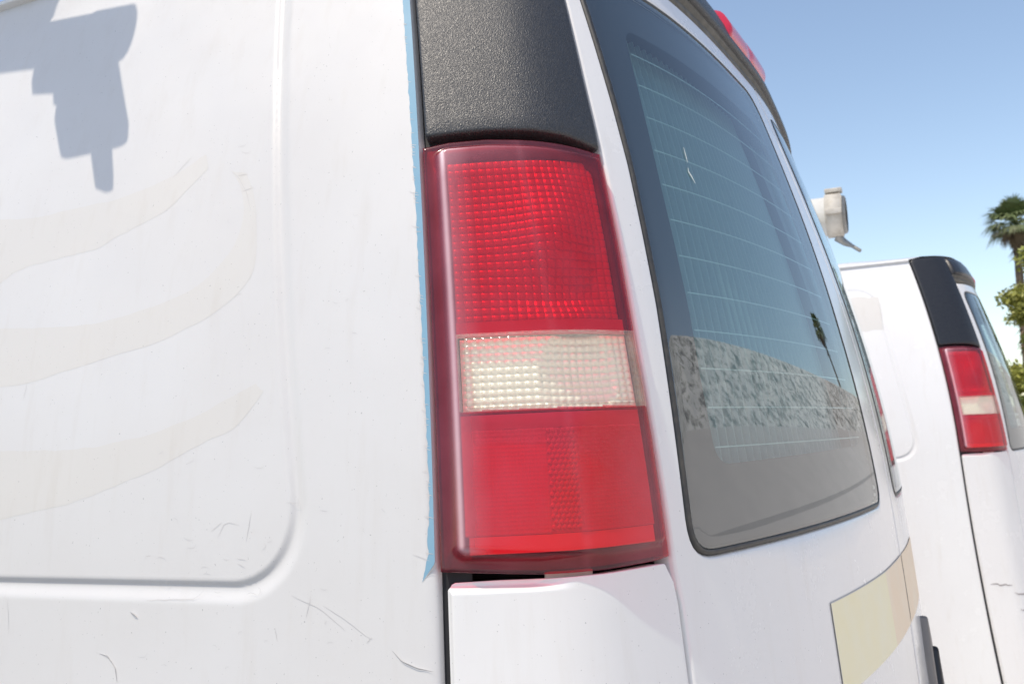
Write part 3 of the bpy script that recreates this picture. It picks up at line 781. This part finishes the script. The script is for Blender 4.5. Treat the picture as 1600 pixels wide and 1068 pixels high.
GHOST_C =( [(-0.7773, 1.2594), (-0.6979, 1.2563), (-0.5979, 1.2523), (-0.5163, 1.254), (-0.4292, 1.2648), (-0.3577, 1.2811), (-0.3096, 1.3019), (-0.2624, 1.3183)] , [(-0.7576, 1.1616), (-0.6809, 1.1634), (-0.6208, 1.1727), (-0.5626, 1.18), (-0.4647, 1.2061), (-0.4026, 1.224), (-0.3632, 1.2421), (-0.2858, 1.2657), (-0.2497, 1.3082)] )
CRACKS =  [[(-0.3032, 1.1387), (-0.293, 1.1571), (-0.2707, 1.1532)], [(-0.26, 1.135), (-0.2549, 1.1676)], [(-0.2728, 1.1154), (-0.2585, 1.1133)], [(-0.2705, 1.1097), (-0.2589, 1.104)], [(-0.4795, 1.0015), (-0.4652, 0.9984), (-0.4512, 0.9864), (-0.4462, 0.9698)], [(-0.4688, 1.0019), (-0.4607, 0.9963)], [(-0.4071, 1.0658), (-0.332, 1.069), (-0.32, 1.0786)], [(-0.1493, 1.0662), (-0.1197, 1.0515), (-0.0912, 1.0347), (-0.0856, 1.033)], [(-0.0930, 1.0283), (-0.0856, 1.0349)], [(-0.1928, 1.0754), (-0.1535, 1.0627), (-0.1195, 1.0403)], [(-0.1659, 1.076), (-0.1718, 1.052)], [(-0.0349, 1.1206), (-0.0139, 1.1142)], [(-0.3458, 1.6083), (-0.3334, 1.5998), (-0.3148, 1.574), (-0.3028, 1.5472)], [(-0.3224, 1.5752), (-0.3032, 1.5793)], [(-0.3334, 1.5998), (-0.3163, 1.5996)], [(-0.4221, 1.6436), (-0.4504, 1.6169)], [(-0.2057, 1.1777), (-0.1874, 1.1774)], [(-0.1886, 1.1824), (-0.188, 1.1724)], [(-0.2158, 1.7722), (-0.2119, 1.7624)], [(-0.2022, 1.6883), (-0.1991, 1.683)], [(-0.1201, 1.3697), (-0.1121, 1.3675)], [(-0.6663, 1.324), (-0.6637, 1.3354), (-0.6635, 1.346)], [(-0.0211, 1.3263), (-0.0131, 1.3242)], [(-0.0203, 1.2741), (-0.0135, 1.2723)], [(-0.019, 1.235), (-0.0099, 1.2339)], [(-0.0215, 1.2069), (-0.0141, 1.2081)], [(-0.0204, 1.1604), (-0.0117, 1.159)], [(-0.0237, 1.4289), (-0.017, 1.4259)], [(-0.0233, 1.3907), (-0.0159, 1.387)], [(-0.0263, 1.4907), (-0.0181, 1.4865)], [(-0.0278, 1.5334), (-0.0191, 1.5298)], [(-0.0201, 1.3024), (-0.0141, 1.3006)], [(-0.3755, 1.0902), (-0.3802, 1.085)], [(-0.6511, 1.062), (-0.6423, 1.0182)], [(-0.2131, 1.0404), (-0.2097, 1.0268)], [(-0.3135, 1.1461), (-0.2979, 1.1571)], [(-0.0743, 1.1685), (-0.0693, 1.1651)], [(-0.1571, 1.1684), (-0.1465, 1.1675)], [(-0.1324, 1.4086), (-0.1274, 1.4113)], [(-0.0237, 1.0932), (-0.0054, 1.1129)]]

for (a, b) in (GHOST_A, GHOST_B, GHOST_C):
    strip('ghost_stripe', a, b, M['ghost'], left_side, .00012, n=90, rows=8, wob=.0012)
bl = [(-.0238, 1.0925), (-.0180, 1.1115), (-.0135, 1.1644), (-.0138, 1.2599), (-.0155, 1.3313), (-.0175, 1.4525), (-.0195, 1.5759), (-.0240, 1.72), (-.0280, 1.8147), (-.031, 1.95)]
br = [(-.0235, 1.0929), (-.0080, 1.112), (-.0080, 1.1644), (-.0080, 1.26), (-.0080, 1.33), (-.0080, 1.45), (-.0080, 1.575), (-.0080, 1.72), (-.0080, 1.81), (-.0080, 1.95)]
strip('blue_paint_edge', bl, br, M['blue'], left_side, .0003, n=260, rows=5, wob=0, ragged=.0010)
mb = MB()
for c in CRACKS: ribbon(mb, c, .00055, .0004)
for k in range(46):
    z = rng.uniform(1.11, 1.80); u = np.interp(z, [p[1] for p in bl], [p[0] for p in bl])
    ribbon(mb, [(u-.003, z+.001), (u+rng.uniform(.003, .008), z-rng.uniform(0, .002))], .0007, .0005, n=4)
for k in range(36):        # hairline crazing in the film
    u = rng.uniform(-.42, -.04); z = rng.uniform(.99, 1.16) if k % 3 else rng.uniform(1.2, 1.7); a = rng.uniform(0, 6.28); L_ = rng.uniform(.004, .012)
    ribbon(mb, [(u, z), (u+L_*math.cos(a), z+L_*math.sin(a)*.6), (u+1.5*L_*math.cos(a+.5), z+1.5*L_*math.sin(a+.5)*.6)], .0004, .0004)
mb.build('film_crack', M['crack'], left_side, smooth=False)['kind'] = 'stuff'
# lifted edges of the film: small curled flaps
for pl, w in (([(-.0613, 1.0223), (-.0499, 1.0114), (-.0318, 1.0053), (-.0125, 1.0038)], .0019), ([(-.4328, 1.051), (-.4265, 1.047), (-.42, 1.0445)], .0028), ([(-.4795, 1.0015), (-.4652, .9984), (-.4512, .9864), (-.4462, .9698)], .0012)):
    p = resample(pl, 16); t = np.gradient(p, axis=0); t /= np.linalg.norm(t, axis=1)[:, None]; nn = np.stack([-t[:, 1], t[:, 0]], 1)
    w_ = w*np.sin(np.linspace(.15, 3.0, 16))
    V = np.concatenate([place(p, .0004), place(p+nn*w_[:, None]*.7, .0004+w_*.5), place(p+nn*w_[:, None], .0004+w_*1.0)])
    mb = MB(); mb.add(V, [(r*16+i, r*16+i+1, (r+1)*16+i+1, (r+1)*16+i) for r in range(2) for i in range(15)]); mb.build('film_flap', M['film'], left_side)

# white scrape on the near window
win = [o for o in doors[0].children if o.name.startswith('window') and 'seal' not in o.name and 'ledge' not in o.name and 'screen' not in o.name][0]
mb = MB(); ribbon(mb, [(.421, 1.622), (.423, 1.601), (.4225, 1.597)], .0030, .0022); ribbon(mb, [(.4195, 1.591), (.421, 1.583), (.429, 1.573), (.431, 1.570)], .0036, .0022)
mb.build('white_scrape', M['scratch'], doors[0])

# unseen pipe carrier over the near van's side, shaped for the shadow it casts
mb = MB()
ax0 = np.array([-.12, .775, 2.597]); d = np.array([0, .972, .235])
mb = MB(); mb.tube([ax0+d*.06, ax0+d*2.5], .035, 28); carrier = mb.build('pipe_carrier', M['pvc'], van)
mb = MB(); mb.tube([ax0-d*.004, ax0, ax0+d*.09, ax0+d*.094], [.034, .038, .038, .036], 28); mb.build('end_cap', M['pvc_cap'], carrier)
def prism(mb, yz, x0, x1):
    n = len(yz); V = [(x0, y, z) for y, z in yz]+[(x1, y, z) for y, z in yz]
    mb.add(V, [tuple(range(n)), tuple(reversed(range(n, 2*n)))]+[(k, n+k, n+(k+1) % n, (k+1) % n) for k in range(n)])
mb = MB()
prism(mb, rounded([(.935, 2.60), (.79, 2.56), (.674, 2.252), (.812, 2.253), (.866, 2.385), (.85, 2.41), (.882, 2.432)], [0, 0, .02, .03, .012, .012, .012]), -.128, -.112)
mb.build('hanging_latch', M['steel'], carrier)
mb = MB(); prism(mb, rounded([(.90, 2.545), (.967, 2.543), (.945, 2.485), (.87, 2.462)], [0, .012, .012, 0]), -.128, -.112); mb.build('latch_knob', M['handle'], carrier)
mb = MB(); prism(mb, rounded([(.760, 2.275), (.716, 2.27), (.676, 2.135), (.690, 2.133), (.715, 2.150)], [0, 0, .006, .008, .012]), -.126, -.114); mb.build('latch_pin', M['steel'], carrier)
for y in (1.75, 2.7):
    mb = MB(); mb.box((.95, y, 2.79), (1.13, .022, .022)); mb.build('rack_bar', M['steel'], van)
    for x in (.30, 1.95):
        mb = MB(); mb.box((x, y, 2.43), (.022, .022, .345)); mb.build('rack_post', M['steel'], van)
# unseen plate added above the tube to shade the panel's top corner
mb = MB(); mb.box((-.12, 1.22, 2.83), (.010, .225, .12)); mb.build('shade_plate', M['steel'], carrier)

# wheels and bumper
def wheel(x, y, s):
    mb = MB(); w = .11
    prof = [(.19, -.9), (.30, -1.), (.355, -.85), (.37, -.4), (.37, .4), (.355, .85), (.30, 1.), (.19, .9)]
    mb.tube([(x+s*w*p[1], y, GZ+.37) for p in prof], [p[0] for p in prof], 36, cap=False); t = mb.build('wheel', M['tyre'], van)
    mb = MB(); mb.tube([(x-s*w*.8, y, GZ+.37), (x-s*w*.75, y, GZ+.37), (x-s*w*.4, y, GZ+.37), (x-s*w*.45, y, GZ+.37)], [.19, .20, .14, .05], 28); mb.build('rim', M['steel'], t)
for y in (1.15, 4.35):
    wheel(.16, y, 1); wheel(2*XC-.16, y, -1)
uu = np.linspace(-.12, 2*UC+.12, 90)
prof = [(.48, -.02), (.49, .06), (.53, .085), (.60, .085), (.635, .07), (.645, -.02)]
U_ = np.tile(uu, (len(prof), 1)); Z_ = np.array([[p[0]] for p in prof])+0*U_; O_ = np.array([[p[1]] for p in prof])+0*U_
V, F = grid_mesh(U_, Z_, O_)
V[:, 2] -= .66
link('rear_bumper', V, F, M['chrome'], van)

# ------------------------------------------------------------------ the second van: a copy of the first with its own roof tube
def copy_tree(o, parent, skip):
    c = o.copy(); col.objects.link(c)
    if parent is not None: c.parent = parent
    for ch in list(o.children):
        if ch.name.split('.')[0] in skip or ch in t_objs: continue
        copy_tree(ch, c, skip)
    return c
SKIP = {'ghost_stripe', 'blue_paint_edge', 'film_crack', 'film_flap', 'white_scrape', 'pipe_carrier', 'rack_bar', 'rack_post', 'tape_edge'}
van2 = copy_tree(van, None, SKIP)
yaw2 = .0375; o2 = Vector((4.0314, -.4477, 0))
R2 = Matrix.Rotation(yaw2, 4, 'Z')
van2.matrix_world = Matrix.Translation(o2) @ R2 @ Matrix.Translation(Vector(BASE))
tag(van2, 'farther white cargo van with a white pipe tube on its roof, right of the photo', 'van', 'white cargo vans')
def override(o, m):
    o.material_slots[0].link = 'OBJECT'; o.material_slots[0].material = m
for o in van2.children:
    k = o.name.split('.')[0]
    if k == 'pillar_trim': override(o, M['trim_far'])
    if k == 'roof_cap': override(o, M['trim_far'])
    if k == 'side_panel':
        if o.data == left_side.data:
            V, F = side_panel(1.905); tmp = link('side_panel', V, F, M['paint'], van); o.data = tmp.data; bpy.data.objects.remove(tmp)
        override(o, M['paint'])
        if 'label' in o: del o['label']
def p2(x, y, z):            # world point -> the second van's local coordinates
    v = van2.matrix_world.inverted() @ Vector((x, y, z)); return np.array(v)+BASE
cpan = [o for o in van2.children if o.name.startswith('corner_panel')][0]
for pl in ([(.03, .522), (.09, .516), (.125, .512)], [(.13, .478), (.19, .468), (.225, .462)], [(.14, .410), (.19, .400), (.23, .388)]):
    mb = MB(); ribbon(mb, pl, .005, .0012); mb.build('scuff_mark', M['seam'], cpan)
side2 = [o for o in van2.children if o.name.startswith('side_panel')][0]
strip('faded_patch', [(-.62, 1.86), (-.50, 1.875), (-.40, 1.872), (-.30, 1.86)], [(-.62, 1.70), (-.52, 1.72), (-.42, 1.695), (-.29, 1.70)], M['ghost'], side2, .00012, n=50, rows=5, wob=.006)
mb = MB(); e0 = p2(4.62, .085, 2.385); dy = np.array([0, 1., 0])
mb.tube([e0+dy*.02, e0+dy*2.6], .106, 30); car2 = mb.build('pipe_carrier', M['pvc'], van2)
mb = MB(); mb.tube([e0-dy*.052, e0-dy*.045, e0+dy*.035, e0+dy*.037], [.098, .120, .120, .112], 30); cap2 = mb.build('end_cap', M['pvc_cap'], car2)
mb = MB(); mb.tube([e0-dy*.053, e0-dy*.066, e0-dy*.069], [.106, .102, .092], 30); mb.build('cap_lid', M['steel'], cap2)
mb = MB(); mb.box(e0+np.array([-.0, -.01, .136]), (.03, .045, .012)); mb.build('cap_clasp', M['pvc_cap'], cap2)
mb = MB(); mb.box(e0+np.array([-.128, -.01, .0]), (.008, .042, .014)); mb.build('cap_clasp', M['pvc_cap'], cap2)
mb = MB(); mb.tube([e0+np.array([0, -.01, -.118]), e0+np.array([0, -.05, -.155]), e0+np.array([-.02, -.085, -.180]), e0+np.array([-.04, -.125, -.215])], [.024, .018, .010, .010], 12); mb.build('cap_stay', M['steel'], car2)
for y in (.9, 2.2):
    mb = MB(); b = e0+dy*y; mb.box((1.05, b[1], 2.235), (.86, .02, .02)); mb.build('rack_bar', M['steel'], van2)
    for x in (.32, 1.9):
        mb = MB(); mb.box((x, b[1], 2.15), (.02, .02, .07)); mb.build('rack_post', M['steel'], van2)

# ------------------------------------------------------------------ palms and trees
def palm(x, y, zc, rad, label, seed, fronds=46):
    r = random.Random(seed); root = empty('palm_tree', (x, y, GZ)); zc = zc-GZ
    tag(root, label, 'palm tree')
    mb = MB(); pts = []; rd = []
    for k in range(26):
        t = k/25; pts.append((.12*math.sin(2.2*t), .10*math.sin(1.7*t+1), t*zc*.985)); rd.append((.21-.07*t)*(1+.05*r.uniform(-1, 1))+(.13*math.exp(-((t-1)/.05)**2)))
    mb.tube(pts, rd, 12); tr = link('trunk', mb.v, mb.f, M['bark'], root, local=False)
    c = np.array([pts[-1][0], pts[-1][1], zc])
    mb = MB(); md = MB(); ms = MB()
    def frond(m, az, el, L_, spread, n, droop):
        d = np.array([math.cos(az)*math.cos(el), math.sin(az)*math.cos(el), math.sin(el)])
        side = np.array([-math.sin(az), math.cos(az), 0]); up = np.cross(side, d)*-1
        st = L_*.42; tip0 = c+d*st+np.array([0, 0, -droop*.12*st])
        ms.tube([c, c+d*st*.5, tip0], [.018, .014, .010], 4, cap=False)
        for k in range(n):
            a = (k/(n-1)-.5)*2*spread; l = L_*.6*(1-.32*abs(a/spread)**2)*r.uniform(.9, 1.08)
            e = d*math.cos(a)+side*math.sin(a); q = np.cross(e, up); q /= np.linalg.norm(q)
            w = .034
            p0 = tip0; p1 = tip0+e*l*.55+up*.03; p2_ = tip0+e*l+np.array([0, 0, -droop*l*.55*r.uniform(.6, 1.3)])
            m.add([p0, p1+q*w, p1-q*w, p2_], [(0, 1, 2), (1, 3, 2)])
    for k in range(fronds):
        az = k*2.39996+r.uniform(-.2, .2); t = (k+.5)/fronds; el = math.radians(82-108*t**.85)+r.uniform(-.1, .1)
        frond(mb, az, el, rad*r.uniform(.88, 1.1), 1.15, 17, .35+.5*t)
    for k in range(16):
        frond(md, r.uniform(0, 6.28), math.radians(r.uniform(-75, -35)), rad*.75, .8, 11, .7)
    f = link('crown', mb.v, mb.f, M['frond'], root, smooth=False, local=False); f['kind'] = 'stuff'
    link('dead_fronds', md.v, md.f, M['dead'], root, smooth=False, local=False)['kind'] = 'stuff'
    link('frond_stems', ms.v, ms.f, M['frond'], root, local=False)['kind'] = 'stuff'
    # ragged boots and a little shrub growth lower on the trunk
    mb = MB()
    for k in range(160):
        t = r.uniform(.45, .62) if k % 2 else r.uniform(.86, .97); a = r.uniform(0, 6.28); i = t*25; z = t*zc*.985; rr = .17
        p = np.array([math.cos(a)*rr+.1*math.sin(2.2*t), math.sin(a)*rr+.1*math.sin(1.7*t+1), z]); o_ = np.array([math.cos(a), math.sin(a), -.9])*r.uniform(.12, .30); q = np.array([-math.sin(a), math.cos(a), 0])*.05
        mb.add([p-q, p+q, p+o_], [(0, 1, 2)])
    link('old_leaf_bases', mb.v, mb.f, M['dead'], root, smooth=False, local=False)['kind'] = 'stuff'
    return root
palm(45, -2.80, 9.5, 1.4, 'tall fan palm against the sky, beyond the farther van', 3)
palm(39.5, -12.9, 9.0, 1.15, 'fan palm out past the rear of the vans, seen mirrored in the near window', 5)

def tree(x, y, h, zc0, rx, label, m, seed, nleaf):
    r = np.random.default_rng(seed); root = empty('leafy_tree', (x, y, GZ)); h = h-GZ; zc0 = zc0-GZ; tag(root, label, 'tree')
    mb = MB(); mb.tube([(0, 0, 0), (.05, .03, h*.2), (-.05, .06, h*.45), (.04, -.03, h*.8)], [.20, .16, .12, .03], 10)
    cl = []
    for k in range(90):
        a = r.uniform(0, 6.28); q = r.uniform(.25, 1)**.6; z = r.uniform(zc0, h); s = math.sin(math.pi*np.clip((z-zc0)/(h-zc0)*.86+.14, 0, 1))**.55
        p = np.array([math.cos(a)*rx*q*s, math.sin(a)*rx*q*s, z]); cl.append((p, r.uniform(.14, .42)*rx*.55))
        if k % 4 == 0: b = np.array([0, 0, max(h*.18, z*.65)]); mb.tube([b, (b+p)/2+r.normal(0, .08, 3), p], [.06, .04, .012], 5, cap=False)
    tr = link('trunk', mb.v, mb.f, M['bark'], root, local=False)
    V = []; F = []
    for k in range(nleaf):
        p, s = cl[k % len(cl)]; d = r.normal(0, 1, 3); d /= np.linalg.norm(d); q = p+d*s*r.uniform(.1, 1.45)*np.array([1.1, 1.1, .7])
        n = r.normal(0, 1, 3)+d*.6; n /= np.linalg.norm(n); a = np.cross(n, r.normal(0, 1, 3)); a /= np.linalg.norm(a); b = np.cross(n, a); l = r.uniform(.06, .11)
        i = len(V); V += [q-a*l, q-b*l*.45, q+a*l, q+b*l*.45]; F.append((i, i+1, i+2, i+3))
    f = link('crown', V, F, m, root, smooth=False, local=False); f['kind'] = 'stuff'
    return root
tree(30, -3.50, 6.6, .4, 2.3, 'yellow green leafy tree at the right edge in front of the palm trunk', M['leaf'], 11, 40000)
tree(46, -7.5, 8.4, .8, 3.0, 'dark green tree out past the farther van, right of the photo', M['leaf_dark'], 12, 14000)
